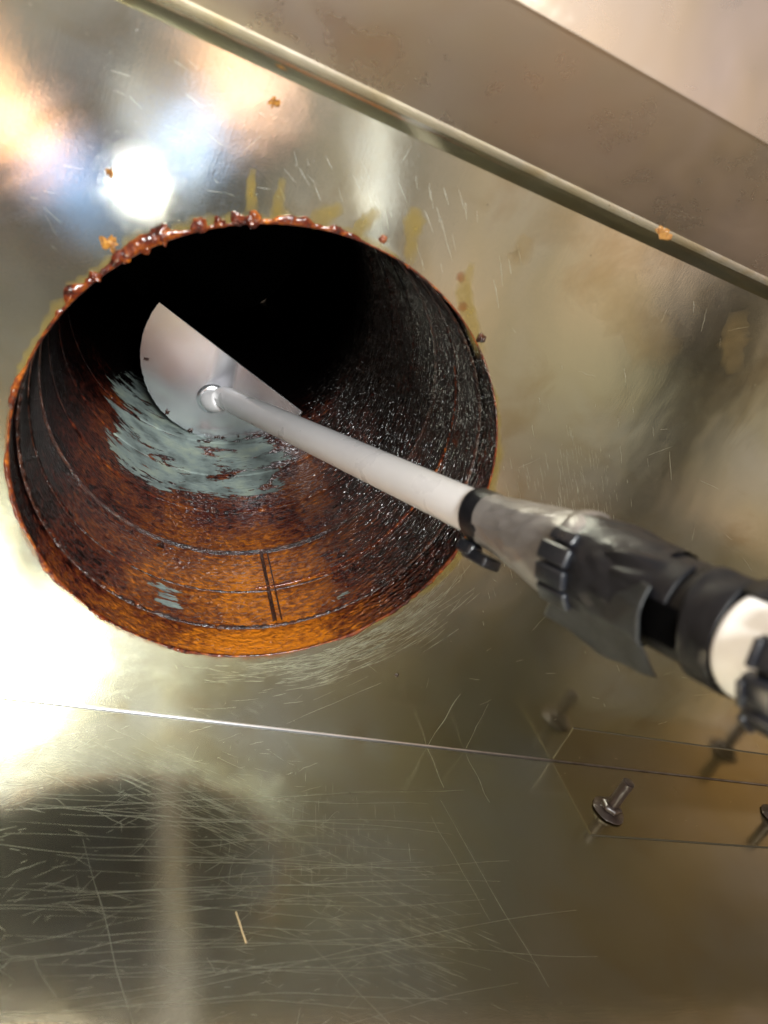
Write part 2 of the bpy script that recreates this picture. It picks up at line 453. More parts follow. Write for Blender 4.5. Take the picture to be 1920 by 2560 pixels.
# ------------------------------------------------------------------ duct
duct = empty('duct', (0, 0, HZ), 'round grease caked exhaust duct opening behind the steel wall', 'duct')
def sm(x, a, b):
    t = max(0, min(1, (x - a) / (b - a))); return t * t * (3 - 2 * t)
def gate_peel(th, y):
    d = math.degrees(th)
    while d > 90: d -= 360
    v = 0
    v = max(v, sm(y, .125, .20) * (1 - sm(y, .33, .42)) * sm(d, -150, -112) * (1 - sm(d, -62, -34)) * .62)
    v = max(v, sm(y, .15, .185) * (1 - sm(y, .215, .24)) * sm(d, -104, -96) * (1 - sm(d, -84, -74)) * .56)
    for (dc, yc, dw, yw, s) in ((-100, .050, 7, .008, .60), (-98, .037, 6, .005, .56), (-95, .098, 8, .003, .50), (-46, .036, 5, .006, .54), (-57, .140, 3, .005, .52), (-118, .090, 5, .003, .5)):
        k = ((d - dc) / dw) ** 2 + ((y - yc) / yw) ** 2
        v = max(v, s * max(0, 1 - k * .35))
    return v
def gate_shade(th, y):  # mask for the darkness where no light reaches, painted into the colour
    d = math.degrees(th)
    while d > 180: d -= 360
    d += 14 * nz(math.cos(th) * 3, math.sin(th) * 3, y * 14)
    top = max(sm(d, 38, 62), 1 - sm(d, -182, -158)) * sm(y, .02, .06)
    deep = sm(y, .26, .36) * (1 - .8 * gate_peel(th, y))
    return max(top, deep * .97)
def gate_dry(th, y):
    d = math.degrees(th)
    while d > 180: d -= 360
    d += 10 * nz(math.cos(th) * 5, math.sin(th) * 5, y * 20)
    return max(sm(y, .075, .115) * (1 - sm(d, -56, -36)), .7 * (1 - sm(d, -125, -105)))
def gate_thin(th, y):
    d = math.degrees(th)
    while d > 90: d -= 360
    k = math.exp(-((d + 72) / 30) ** 2) * (1 - sm(y, .07, .17))
    b = sm(d, -165, -120) * (1 - .8 * sm(d, -48, -8)) * (1 - sm(y, .2, .4)); return -.05 + .52 * k + .46 * b + (.10 + .10 * math.exp(-((d + 78) / 28) ** 2)) * (1 - sm(y, .016, .03)) + .18 * nz(math.cos(th) * 5, math.sin(th) * 5, y * 25)
def gate_wr(th, y):
    d = math.degrees(th)
    while d > 180: d -= 360
    return .03 + .09 * abs(nz(math.cos(th) * 4, math.sin(th) * 4, y * 30)) + .9 * sm(d, -55, -15) * (1 - sm(d, 45, 75)) * (1 - sm(y, .25, .4))
def tube_section(name, prof, nth, mt, label=None, lump=.0):
    """prof: list of (y, r)"""
    vs = []; fs = []; at = []
    for j, (y, r) in enumerate(prof):
        for i in range(nth + 1):
            th = PI / 2 + 2 * PI * i / nth
            rr = r + lump * nz(math.cos(th) * 14, math.sin(th) * 14, y * 60) + .0007 * nz(math.cos(th) * 3, math.sin(th) * 3, y * 9)
            vs.append((rr * math.cos(th), y, rr * math.sin(th))); at.append((th, y))
    W = nth + 1
    for j in range(len(prof) - 1):
        for i in range(nth):
            a = j * W + i
            fs.append((a, a + 1, a + 1 + W, a + W))
    me = bpy.data.meshes.new(name); me.from_pydata(vs, [], fs); me.update()
    uv = me.uv_layers.new(name='UVMap')
    for lp in me.loops:
        th, y = at[lp.vertex_index]; uv.data[lp.index].uv = (th * .125, y)
    for nm, fn in (('peel', gate_peel), ('thin', gate_thin), ('wrinkle', gate_wr), ('deep_shade', gate_shade), ('dry', gate_dry)):
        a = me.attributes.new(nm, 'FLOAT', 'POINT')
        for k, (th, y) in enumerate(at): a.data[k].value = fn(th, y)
    o = link(name, me, mt, duct)
    if label: o['label'] = label
    return o
def ys(a, b, r0, r1, n):
    return [(a + (b - a) * i / n, r0 + (r1 - r0) * i / n) for i in range(n + 1)]
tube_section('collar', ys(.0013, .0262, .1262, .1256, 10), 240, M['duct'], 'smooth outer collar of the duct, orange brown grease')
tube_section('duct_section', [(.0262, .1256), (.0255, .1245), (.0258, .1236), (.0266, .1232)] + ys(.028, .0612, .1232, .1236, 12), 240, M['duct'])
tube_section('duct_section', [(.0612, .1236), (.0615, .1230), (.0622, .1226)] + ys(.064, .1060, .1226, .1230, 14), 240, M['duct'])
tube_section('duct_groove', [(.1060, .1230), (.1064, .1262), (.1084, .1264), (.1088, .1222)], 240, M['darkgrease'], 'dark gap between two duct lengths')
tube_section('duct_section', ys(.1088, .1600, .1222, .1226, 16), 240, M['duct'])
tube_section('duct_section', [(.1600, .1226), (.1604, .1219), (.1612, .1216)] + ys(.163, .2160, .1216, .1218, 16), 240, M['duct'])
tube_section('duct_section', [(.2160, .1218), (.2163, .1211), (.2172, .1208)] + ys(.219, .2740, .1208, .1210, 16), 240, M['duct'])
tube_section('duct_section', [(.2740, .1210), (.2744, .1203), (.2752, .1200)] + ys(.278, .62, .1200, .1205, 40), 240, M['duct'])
cap = grid('duct_end', lambda u, v: (.121 * v * math.cos(2 * PI * u), .62, .121 * v * math.sin(2 * PI * u)), 64, 4, M['deep_shade'], duct, closeu=True)
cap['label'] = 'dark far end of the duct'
def ring(name, y, r, h, w, th0, th1, mt, fr=90, n=900, label=None, gap=0.):
    """lumpy grease bead on the duct wall, height h inwards, width w along the duct"""
    def f(u, v):
        th = R_(th0 + (th1 - th0) * u)
        l = .55 + .9 * max(0, nz(math.cos(th) * fr * .3, math.sin(th) * fr * .3, y * 50) + .35) + .35 * nz(th * fr, y * 99, 0)
        l = max(gap, l) * math.sin(PI * min(1, max(0, u * 1.0))) ** .15 if (th1 - th0) < 359 else max(gap, l)
        ph = PI * v
        rr = r + .0004 - h * l * math.sin(ph)
        yy = y + w * (.6 + .4 * l) * math.cos(ph) * .5 + .0006 * nz(th * 9, y, 3)
        return (rr * math.cos(th), yy, rr * math.sin(th))
    o = grid(name, f, n, 6, mt, duct)
    if label: o['label'] = label
    return o
ring('grease_bead', .0258, .1240, .0014, .0030, 0, 360, M['darkgrease'], 120, 1200, 'wet dark grease bead along the first joint')
ring('grease_bead', .0615, .1232, .0010, .0018, 0, 360, M['darkgrease'], 60, 900)
ring('grease_bead', .0650, .1226, .0012, .0026, -72, 34, M['amber'], 260, 900, 'beaded amber grease bead on the second joint')
ring('grease_bead', .1050, .1230, .0010, .0022, 0, 360, M['darkgrease'], 60, 700)
ring('grease_bead', .1605, .1221, .0004, .0012, 0, 360, M['darkgrease'], 50, 600)
ring('grease_bead', .2165, .1213, .0003, .0012, 0, 360, M['darkgrease'], 50, 600)
ring('grease_bead', .2745, .1205, .0003, .0012, 0, 360, M['darkgrease'], 50, 600)
# lengthwise seam
def seam(a0, y0, y1, r, wd):
    def f(u, v):
        th = R_(a0) + wd / .124 * (v - .5)
        y = y0 + (y1 - y0) * u
        rr = r - .0011 * math.sin(PI * v) ** .4 * (1 + .5 * nz(u * 30, v * 3, a0))
        return (rr * math.cos(th), y, rr * math.sin(th))
    o = grid('duct_seam', f, 60, 8, M['darkgrease'], duct); o['label'] = 'dark lengthwise seam of the duct'
seam(-68, .028, .106, .1234, .0028); seam(-66, .028, .106, .1234, .0012)
for (a0, y0, l) in ((-4, .038, .010), (13, .053, .012), (-82, .16, .01), (-101, .098, .006)):   # torn flakes of grease
    def f(u, v):
        th = R_(a0) + (u - .5) * l / .12; y = y0 + (v - .5) * .004
        rr = .1232 - .0030 * v * math.sin(PI * u) * (1 + .4 * nz(u * 8, v * 5, a0)) - (y0 > .1) * .0012
        return (rr * math.cos(th), y + .001 * nz(u * 6, 1, a0), rr * math.sin(th))
    grid('grease_flake', f, 20, 6, M['darkgrease'], duct)

# crust of grease round the rim, on the wall face
def rim_w(d):      # width outwards at angle d (deg, -180..180)
    w_ = .0003
    w_ += .0036 * sm(d, 84, 100) * (1 - sm(d, 150, 175))
    w_ += .0016 * (sm(d, 130, 160) + sm(-d, 100, 120) * (1 - 0 * d)) if abs(d) > 100 else 0
    w_ += .0014 * math.exp(-((d + 95) / 14) ** 2)
    w_ += .0016 * sm(d, -62, -40) * (1 - sm(d, 22, 32))
    return w_
def rimf(u, v):
    th = 2 * PI * u; d = math.degrees(th); d = d - 360 if d > 180 else d
    k = .62 + 1.5 * nz(math.cos(th) * 6, math.sin(th) * 6, 0) + .5 * nz(math.cos(th) * 24, math.sin(th) * 24, 5) + .12 * nz(math.cos(th) * 70, math.sin(th) * 70, 9)
    k = max(.2, k)
    wd = rim_w(d) * k
    hh = min(.0022, .0002 + wd * .36)
    ph = PI * v
    r = HR - .0006 + (wd + .0006) * (1 - math.cos(ph)) / 2
    y = .0006 * (1 - v) ** 4 - hh * math.sin(ph) ** .7 * (1 + .3 * nz(th * 60, v * 4, 2)) - .00003
    return (r * math.cos(th), y, r * math.sin(th))
rim = grid('grease_rim', rimf, 1800, 10, M['amber'], duct, closeu=True)
rim['label'] = 'glossy amber to dark red grease crust round the rim of the opening'
def blob(name, x, z, r, h, mt, parent, seed=0, label=None, rough=.25, y=0.):
    def f(u, v):
        th = 2 * PI * u; ph = v * PI / 2
        k = 1 + rough * nz(math.cos(th) * 1.5, math.sin(th) * 1.5, seed) + rough * .6 * nz(math.cos(th) * 4, v * 4, seed + 5)
        return (x + r * k * math.cos(th) * math.sin(ph), y - h * math.cos(ph) * (1 + rough * nz(th, v * 3, seed)), z + r * k * math.sin(th) * math.sin(ph))
    o = grid(name, f, 40, 12, mt, parent, closeu=True)
    if label: o['label'] = label
    return o
for i, (d_, o_, r, h) in enumerate(((130.5, .0026, .0040, .0024), (123.2, .0022, .0036, .0022), (119, .0018, .0026, .0017), (115.5, .0022, .0030, .0018), (112.5, .0016, .0032, .0018),
                                    (134.5, .0010, .0026, .0016), (139, .0010, .0024, .0015), (107, .0010, .0015, .0010), (103, .0010, .0013, .0008), (95, .0012, .0015, .0008), (146, .0012, .0026, .0014))):
    a_ = R_(d_); rr_ = HR + o_
    blob('grease_lump', rr_ * math.cos(a_), rr_ * math.sin(a_), r, h, M['amber'], duct, i * 3.7, rough=.45)

# drops, crusts and stains on the wall (each a piece of the wall)
for nm, x, z, r, h, mt, lb in (('grease_drop', .0775, .2791, .0026, .0022, 'darkgrease', 'round dark red drop of grease right of the opening'),
                               ('grease_drop', .0100, .3062, .0019, .0013, 'amber', 'small red drop above the opening'),
                               ('grease_drop', .1270, .0580, .0014, .0010, 'darkgrease', 'small brown drop under the opening'),
                               ('grease_drop', .0265, .2990, .0010, .0008, 'amber', 'tiny drop at the upper right of the rim'),
                               ('grease_crust', -.0549, .3404, .0021, .0010, 'crust', 'crusty amber speck under the folded lip'),
                               ('grease_crust', -.1086, .2913, .0016, .0008, 'crust', 'tiny crusty speck beside the bright glare'),
                               ('grease_crust', -.1018, .2628, .0034, .0010, 'crust', 'crusty yellow spot left of the rim')):
    blob(nm, x, z, r, h, M[mt], wall, x * 99, lb, rough=.35 if nm == 'grease_drop' else 1.1)
def stain(name, pts, mt, label, y=-.00014, plane='wall', parent=None):
    """soft film: spine points (x, z, half width) on the wall"""
    vs = []; fs = []; fd = []
    nseg = 14; nw = 10; P = []
    for i in range(nseg + 1):
        t = i / nseg * (len(pts) - 1); k = min(int(t), len(pts) - 2); f = t - k
        P.append([pts[k][q] * (1 - f) + pts[k + 1][q] * f for q in range(3)])
    for i, (x, z, hw) in enumerate(P):
        a = P[max(0, i - 1)]; b = P[min(nseg, i + 1)]; d = (b[0] - a[0], b[1] - a[1]); L = math.hypot(*d) + 1e-9
        nx, nzv = -d[1] / L, d[0] / L
        for j in range(nw + 1):
            s = (j / nw - .5) * 2; k = hw * s * (1 + .6 * nz(x * 300, z * 300, s * 2))
            vs.append((x + nx * k, y, z + nzv * k))
            e = math.sin(PI * (i + .0) / nseg) ** .5
            fd.append(max(0, 1 - abs(s) ** 3) * e)
    for i in range(nseg):
        for j in range(nw):
            a = i * (nw + 1) + j; fs.append((a, a + 1, a + nw + 2, a + nw + 1))
    me = bpy.data.meshes.new(name); me.from_pydata(vs, [], fs); me.update()
    at = me.attributes.new('fade', 'FLOAT', 'POINT')
    for k, v in enumerate(fd): at.data[k].value = v
    o = link(name, me, M[mt], parent or wall); o['label'] = label
    return o
stain('grease_streak', [(-.0500, .2960, .0030), (-.0530, .3045, .0024), (-.0550, .3140, .0018)], 'film_yellow', 'thin yellow streak rising from the top of the rim')
stain('grease_streak', [(-.0400, .2985, .0030), (-.0405, .3060, .0026), (-.0420, .3150, .0018)], 'film_yellow', 'second thin yellow streak above the rim')
stain('grease_streak', [(-.0245, .3005, .0030), (-.0185, .3080, .0050), (-.0120, .3120, .0030)], 'film_yellow', 'broad yellow smear above the opening')
stain('grease_streak', [(-.0045, .3030, .0030), (.0000, .3110, .0040), (.0030, .3180, .0030)], 'film_yellow', 'yellow streak above the small red drop')
stain('grease_streak', [(.0270, .2990, .0020), (.0240, .3080, .0036), (.0200, .3200, .0060), (.0190, .3250, .003)], 'film_yellow', 'forked ochre smear at the upper right of the opening')
stain('grease_streak', [(.0560, .3120, .0020), (.0570, .2980, .0050), (.0680, .2860, .0045), (.0830, .2700, .0030)], 'film_yellow', 'long ochre smear running down past the orange spots')
stain('grease_spot', [(.0512, .3050, .0015), (.0534, .3031, .0032), (.0556, .3012, .0015)], 'film_orange', 'upper of two orange spots', y=-.0002)
stain('grease_spot', [(.0586, .2925, .0015), (.0608, .2906, .0032), (.0630, .2887, .0015)], 'film_orange', 'lower of two orange spots', y=-.0002)
stain('grease_spot', [(.0720, .3250, .004), (.0756, .3258, .008), (.0800, .3180, .005)], 'film_brown', 'faint brown blotch below the folded lip')
stain('grease_spot', [(.2120, .3400, .006), (.2200, .3250, .010), (.2330, .3080, .006)], 'film_brown', 'brown smear at the right end of the wall')
stain('grease_spot', [(.1200, .3300, .010), (.1500, .3180, .016), (.1900, .3000, .010)], 'film_brown', 'faint yellow brown film on the right part of the wall')
stain('grease_streak', [(.1180, .2300, .002), (.1285, .1900, .003), (.1260, .1450, .003), (.1150, .118, .002)], 'film_yellow', 'olive streak hugging the right side of the rim')
# yellowish grease bled out round the rim
def halo(d0, d1, wmax, mt, label):
    nn = 160; nw = 8; vs = []; fs = []; fd = []
    for i in range(nn + 1):
        a = R_(d0 + (d1 - d0) * i / nn); k = wmax * (.55 + .9 * abs(nz(math.cos(a) * 9, math.sin(a) * 9, 3)) + .5 * nz(math.cos(a) * 30, math.sin(a) * 30, 6)) * math.sin(PI * i / nn) ** .4
        for j in range(nw + 1):
            r_ = HR + .0004 + max(.0003, k) * j / nw
            vs.append((r_ * math.cos(a), -.00006, HZ + r_ * math.sin(a))); fd.append((1 - (j / nw) ** 1.5))
    for i in range(nn):
        for j in range(nw):
            b = i * (nw + 1) + j; fs.append((b, b + nw + 1, b + nw + 2, b + 1))
    me = bpy.data.meshes.new('grease_halo'); me.from_pydata(vs, [], fs); me.update()
    at = me.attributes.new('fade', 'FLOAT', 'POINT')
    for k, v in enumerate(fd): at.data[k].value = v
    o = link('grease_halo', me, M[mt], wall); o['label'] = label
halo(80, 178, .0075, 'film_yellow', 'yellow grease bled out above the rim')
halo(178, 268, .0035, 'film_orange', 'orange grease bled out along the lower left of the rim')
halo(262, 300, .0040, 'film_orange', 'orange grease bled out under the opening')
halo(-50, 40, .0045, 'film_yellow', 'olive yellow grease along the right of the rim')
# amber residue on the lip edge
for i, (x, z, r, h) in enumerate(((.1392, .3590, .0034, .0008), (.1355, .3597, .0024, .0007), (.1425, .3583, .0020, .0006), (.119, .3592, .0007, .0003))):
    blob('grease_residue', x, z, r, h, M['film_lump'], edge, i * 5.1, rough=.3, y=-.0086)

# ------------------------------------------------------------------ angle plate in the corner, with its bolts
plate = empty('angle_plate', (.284, 0, 0), 'thin steel angle plate folded into the corner at the right', 'plate')
def slab(name, x0, x1, y0, y1, z0, z1, mt, parent, bv=.00015):
    vs = [(x - parent.location.x, y - parent.location.y, z - parent.location.z) for x in (x0, x1) for y in (y0, y1) for z in (z0, z1)]
    fs = [(0, 1, 3, 2), (4, 6, 7, 5), (0, 4, 5, 1), (2, 3, 7, 6), (0, 2, 6, 4), (1, 5, 7, 3)]
    o = mesh(name, vs, fs, mt, parent, False)
    if bv: bevel(o, bv, 2)
    return o
slab('floor_leg', .284, .94, -.0657, -.0017, .0002, .0006, M['plate'], plate)
slab('wall_leg', .284, .94, -.0006, -.0002, .0018, .0340, M['plate'], plate)
j1 = slab('dark_joint', .284, .94, -.0666, -.0657, .0001, .0005, M['darkline'], plate, 0); j1['label'] = 'grimy line along the front edge of the plate'
j2 = slab('dark_joint', .284, .94, -.0005, -.0001, .0340, .0347, M['darkline'], plate, 0); j2['label'] = 'grimy line along the upper edge of the plate'
def bolt(loc, label, ang, tall=.031):
    b = empty('bolt', loc, label, 'bolt', 'rusty bolts standing on the steel floor')
    def lathe(name, prof, mt, n=32, hexn=0):
        def f(u, v):
            k = v * (len(prof) - 1); i = min(int(k), len(prof) - 2); t = k - i
            r = prof[i][0] * (1 - t) + prof[i + 1][0] * t; z = prof[i][1] * (1 - t) + prof[i + 1][1] * t
            a = 2 * PI * u + ang
            if hexn: r *= 1 / max(.05, math.cos(((a - ang) % (PI / 3)) - PI / 6)) * .92
            r *= 1 + .05 * nz(math.cos(a) * 3, math.sin(a) * 3, z * 300)
            return (r * math.cos(a), r * math.sin(a), z)
        return grid(name, f, n, (len(prof) - 1), mt, b, closeu=True)
    lathe('washer', [(.0001, .0044), (.0040, .0044), (.0118, .0018), (.0123, .0013), (.0122, .0010), (.0100, .0010), (.0040, .0009)], M['rust'], 48)
    lathe('nut', [(.0035, .0040), (.0075, .0042), (.0078, .0052), (.0074, .0072), (.0045, .0080)], M['rust'], 48, 1)
    pr = []
    z = .0070
    while z < tall - .001:
        pr += [(.0040, z), (.0045, z + .0004), (.0040, z + .0009)]; z += .00125
    pr += [(.0040, tall - .0008), (.0033, tall), (.0001, tall)]
    lathe('shank', pr, M['rust'], 28)
    return b
bolt((.3114, -.0445, .0006), 'dark rusty bolt with a wide washer standing on the angle plate', .3)
bolt((.4921, -.0358, .0006), 'second rusty bolt, cut off by the right edge of the photo', 1.1, .034)

# ------------------------------------------------------------------ the scraper on its pole
A = Vector((0.0159355, 0.29175, 0.0970059)); B = Vector((0.0665687, -0.0947141, 0.2268988))
AX = Vector((0.12321881, -0.94066845, 0.31616449)); NN = Vector((-0.98010126, -0.06539186, 0.18741781)); BB = Vector((-0.15562343, -0.33296662, -0.93000784))
tool = empty('duct_scraper', B, 'half round steel scraper on a white pole taped to a black handle', 'scraper')
def TP(s, ph, r): return AX * s + (NN * math.cos(ph) + BB * math.sin(ph)) * r      # relative to B
def wrap(name, s0, s1, p0, p1, rf, mt, ns=40, np_=48, th=0, label=None, close=False):
    def f(u, v):
        s = s0 + (s1 - s0) * v; ph = p0 + (p1 - p0) * u
        if close: ph = 2 * PI * u
        r = rf(s, ph, u, v)
        if isinstance(r, tuple): s, r = r
        return TP(s, ph, r)
    o = grid(name, f, np_, ns, mt, tool, closeu=close)
    if th: solid(o, th, 0)
    if label: o['label'] = label
    return o
# blade
BY = .285
bc = Vector((.0205, BY, .1340)); e1 = (Vector((.092, BY, .106)) - Vector((-.051, BY, .162))).normalized()
e2 = Vector((e1.z, 0, -e1.x))
if e2.z > 0: e2 = -e2
br = .0768
vs = []; pts2 = []
nb = 72
for i in range(nb + 1):
    a = PI * i / nb
    k = br * (1 + .004 * nz(i * .5, 0, 0))
    if 36 < i < 60: k += .0010 * nz(i * 1.3, 3, 0)
    pts2.append((k * math.cos(a), k * math.sin(a)))
bm = bmesh.new()
front = [bm.verts.new(bc + e1 * p[0] + e2 * p[1] + Vector((0, -.0010, 0)) - B) for p in pts2]
fb = [bm.verts.new(bc + e1 * p[0] + e2 * p[1] + Vector((0, .0010, 0)) - B) for p in pts2]
bm.faces.new(front); bm.faces.new(fb[::-1])
for i in range(nb + 1):
    j = (i + 1) % (nb + 1); bm.faces.new((front[i], fb[i], fb[j], front[j]))
bmesh.ops.recalc_face_normals(bm, faces=bm.faces)
me = bpy.data.meshes.new('blade'); bm.to_mesh(me); bm.free()
blade = link('blade', me, M['blade'], tool, False); bevel(blade, .0004, 2); blade['label'] = 'half round pale steel scraper blade'
for i, (px_, pz_, r_, q_) in enumerate(((.036, .0600, .0034, 1.), (.029, .0585, .0042, 2.), (.046, .0645, .0026, 3.), (.004, .0610, .0022, 4.), (-.020, .0720, .0020, 5.), (-.048, .1130, .0014, 6.), (.060, .0700, .0030, 7.))):
    blob('grease_smear', px_ - B.x, pz_ - B.z, r_, .0007, M['darkgrease'], tool, q_ * 7, rough=1.2, y=BY - .0009 - B.y)
# pole: short stub square to the blade, then the long straight pole
hub = Vector((.0125, BY, .0950))
def poly_tube(name, pts, rad, mt, n=28, label=None):
    P = [Vector(p) for p in pts]
    def f(u, v):
        i = min(round(v * (len(P) - 1)), len(P) - 1)
        d = (P[min(i + 1, len(P) - 1)] - P[max(i - 1, 0)]).normalized()
        a1 = d.cross(Vector((1, 0, .1))).normalized(); a2 = d.cross(a1)
        return P[i] + (a1 * math.cos(2 * PI * u) + a2 * math.sin(2 * PI * u)) * rad[i] - B
    o = grid(name, f, n, len(P) - 1, mt, tool, closeu=True)
    if label: o['label'] = label
    return o
Pp = [hub, hub + Vector((.0002, -.006, .0003))]
S0 = B + AX * -.385
for t in (.2, .4, .6, .8, 1.0):
    q = Pp[1].lerp(S0, t); q.y -= .0025 * math.sin(PI * t); Pp.append(q)
for i in range(1, 25): Pp.append(S0.lerp(B + AX * .012, i / 24))
poly_tube('pole', Pp, [.0098] * len(Pp), M['pole'], label='smooth greyish white pole, slightly bent where it meets the blade')
def hubf(u, v):
    pr = [(.0135, -.0011), (.0130, -.0024), (.0108, -.0034), (.0098, -.0036)]
    k = min(round(v * 3), 3); r, y = pr[k]
    return hub + Vector((r * math.cos(2 * PI * u), y, r * math.sin(2 * PI * u))) - B
grid('socket', hubf, 36, 3, M['blade'], tool, closeu=True)
# black band, silver tape cone
wrap('black_band', -.004, .0105, 0, 0, lambda s, ph, u, v: (s + .0025 * math.cos(ph - .9), .0112 + .0006 * math.sin(PI * v) ** .3), M['black_tape'], 8, 64, close=True, label='black tape band at the end of the white pole')
def silver(s, ph, u, v):
    cr_ = .0005 * (1 - abs(nz(ph * 1.6 + v * 2.2, v * 2.6, 17)) * 5) if abs(nz(ph * 1.6 + v * 2.2, v * 2.6, 17)) < .2 else 0
    r = .0118 + (.0176 - .0118) * sm(v, 0, .95) 
    r += cr_ * sm(v, .05, .3); r += .0007 * nz(math.cos(ph) * 1.6, math.sin(ph) * 1.6 + v * 3, 4) + .0004 * nz(math.cos(ph) * 4 + v * 6, math.sin(ph) * 4, 8)
    return (s + .004 * math.cos(ph + .6) * v + .0025 * math.cos(ph - .9) * (1 - v), r)
wrap('silver_tape', .0075, .072, 0, 0, silver, M['grey_tape'], 50, 96, close=True, label='crumpled silver grey tape tapering over the joint')
wrap('silver_fold', .058, .068, R_(-95), R_(-20), lambda s, ph, u, v: (s + .006 * u, .0182 + .0008 * math.sin(PI * v) * (1 + .4 * nz(u * 5, v, 3))), M['grey_tape'], 12, 30, .0004)
def lug(name, s, phd, r, ls, lp, lr, mt=None, bv=.0014, label=None):
    """rounded block lying on the handle: ls along, lp around, lr out"""
    ph = R_(phd); o_ = TP(s, ph, r); er = (NN * math.cos(ph) + BB * math.sin(ph)); ep = (-NN * math.sin(ph) + BB * math.cos(ph))
    vs = [o_ + AX * (a * ls / 2) + ep * (b * lp / 2) + er * (c_ * lr / 2) for a in (-1, 1) for b in (-1, 1) for c_ in (-1, 1)]
    fs = [(0, 1, 3, 2), (4, 6, 7, 5), (0, 4, 5, 1), (2, 3, 7, 6), (0, 2, 6, 4), (1, 5, 7, 3)]
    o = mesh(name, vs, fs, mt or M['black_plastic'], tool, True); bevel(o, bv, 4)
    if label: o['label'] = label
    return o
lug('strap_clip', .0035, 84, .0150, .0110, .0075, .0065, bv=.0020, label='small black clip under the end of the silver tape')
lug('strap_tail', .0110, 92, .0165, .0170, .0100, .0050, bv=.0014, label='black strap end hanging under the silver tape')
# black tape round the joint and the corrugated strap end
wrap('black_wrap', .063, .104, 0, 0, lambda s, ph, u, v: (s + .003 * math.cos(ph + .8) + .0035 * nz(math.cos(ph) * 2.2, math.sin(ph) * 2.2, 3) * (1 - v) , .0184 - .0016 * sm(v, .3, 1) + .0004 * abs(nz(math.cos(ph) * 3 + v * 4, math.sin(ph) * 3, 5)) * 3 + .0005 * nz(math.cos(ph) * 2, math.sin(ph) * 2, v * 5)), M['black_tape'], 30, 80, close=True, label='black tape wound over the end of the silver tape')
for k, pd in enumerate((4, 27, 50)):
    lug('strap_rib', .0700 + k * .0006, pd, .0193, .0150, .0070, .0030, bv=.0011)
lug('strap_end', .0700, -17, .0192, .0120, .0052, .0024, bv=.0009)
# draped tape flap
CP = [[(0.0654, -0.1611, 0.2564), (0.0666, -0.1714, 0.2589), (0.0674, -0.1815, 0.2615), (0.0677, -0.1913, 0.2641), (0.0676, -0.2009, 0.2668)], [(0.0624, -0.1657, 0.2491), (0.0639, -0.176, 0.2519), (0.065, -0.1861, 0.2548), (0.0656, -0.1959, 0.2576), (0.0657, -0.2055, 0.2606)], [(0.0616, -0.1674, 0.2401), (0.0639, -0.1781, 0.243), (0.0656, -0.1884, 0.2459), (0.0668, -0.1985, 0.2489), (0.0675, -0.2083, 0.2519)], [(0.0665, -0.1621, 0.2262), (0.071, -0.1739, 0.229), (0.0753, -0.1863, 0.2302), (0.0781, -0.1964, 0.2347), (0.0803, -0.2061, 0.2394)]]
def flap(u, v):
    def row(r):
        k = u * 4; i = min(int(k), 3); t = k - i
        return Vector(CP[r][i]).lerp(Vector(CP[r][i + 1]), t)
    k = v * 3; i = min(int(k), 2); t = k - i; t2 = t * t * (3 - 2 * t) * .5 + t * .5
    p = row(i).lerp(row(i + 1), t2)
    p += NN * (.0014 * math.sin(u * 7 + v * 3) + .0012 * math.sin(PI * v) + .0045 * (1 - v) * sm(u, .02, .35)) - AX * (.002 * math.sin(PI * v) * (u - .2)) + BB * .0010 * nz(u * 5, v * 5, 2)
    return p - B
fl = grid('tape_flap', flap, 36, 30, simple('worn_black_tape', (.020, .021, .022), .5, spec=.3, coat=.1, bump=(260, .3, .0006), var=.3), tool); solid(fl, .0007, 0); fl['label'] = 'loose end of black tape draped over the handle'
# handle
wrap('handle', .094, .62, 0, 0, lambda s, ph, u, v: .0158 + .0002 * nz(ph, s * 30, 0), M['black_tape'], 60, 64, close=True, label='long black handle running out of the picture')
wrap('handle_sleeve', .1245, .1370, R_(-62), R_(150), lambda s, ph, u, v: (s + .0016 * math.sin(ph * 2) * (1 - v), .0176 + .0006 * nz(ph * 2, v * 2, 1)), M['black_tape'], 16, 60, .0008, label='smooth black tape sleeve on the handle')
wrap('tape_crease', .088, .118, R_(-50), R_(4), lambda s, ph, u, v: .0166 + .0022 * math.sin(PI * u) * (1 - .4 * v) * (1 + .6 * math.sin(u * 14 + v * 5)) * math.sin(PI * min(1, v * 1.2 + .1)), M['black_tape'], 24, 50, .0005, label='creased black tape above the flap')
lug('dark_slot', .1185, 24, .0164, .0120, .0120, .0012, simple('slot_black', (.001, .001, .0012), .9, spec=.02), .0002, 'dark open slot in the handle')
wrap('white_sleeve', .1395, .2050, 0, 0, lambda s, ph, u, v: (s - .0035 * math.cos(ph - .35), .0171 - .0012 * (1 - sm(v, 0, .03))), M['white_sleeve'], 40, 64, close=True, label='glossy white sleeve on the handle at the right edge')
wrap('sleeve_cover', .1370, .2050, R_(-110), R_(-38), lambda s, ph, u, v: .0180, M['black_tape'], 12, 24, .0006, label='black tape over the upper side of the white sleeve')
for k, (s, pd) in enumerate(((.1600, -24), (.1575, 5), (.1560, 36), (.1550, 68))):
    lug('tie_block', s, pd, .0196, .0110, .0092, .0050, bv=.0016)
    lug('tie_lip', s - .0042, pd + 2, .0222, .0022, .0080, .0022, bv=.0006)
wrap('tie_strap', .1530, .1610, 0, 0, lambda s, ph, u, v: .0179, M['black_plastic'], 4, 64, .0010, close=True)

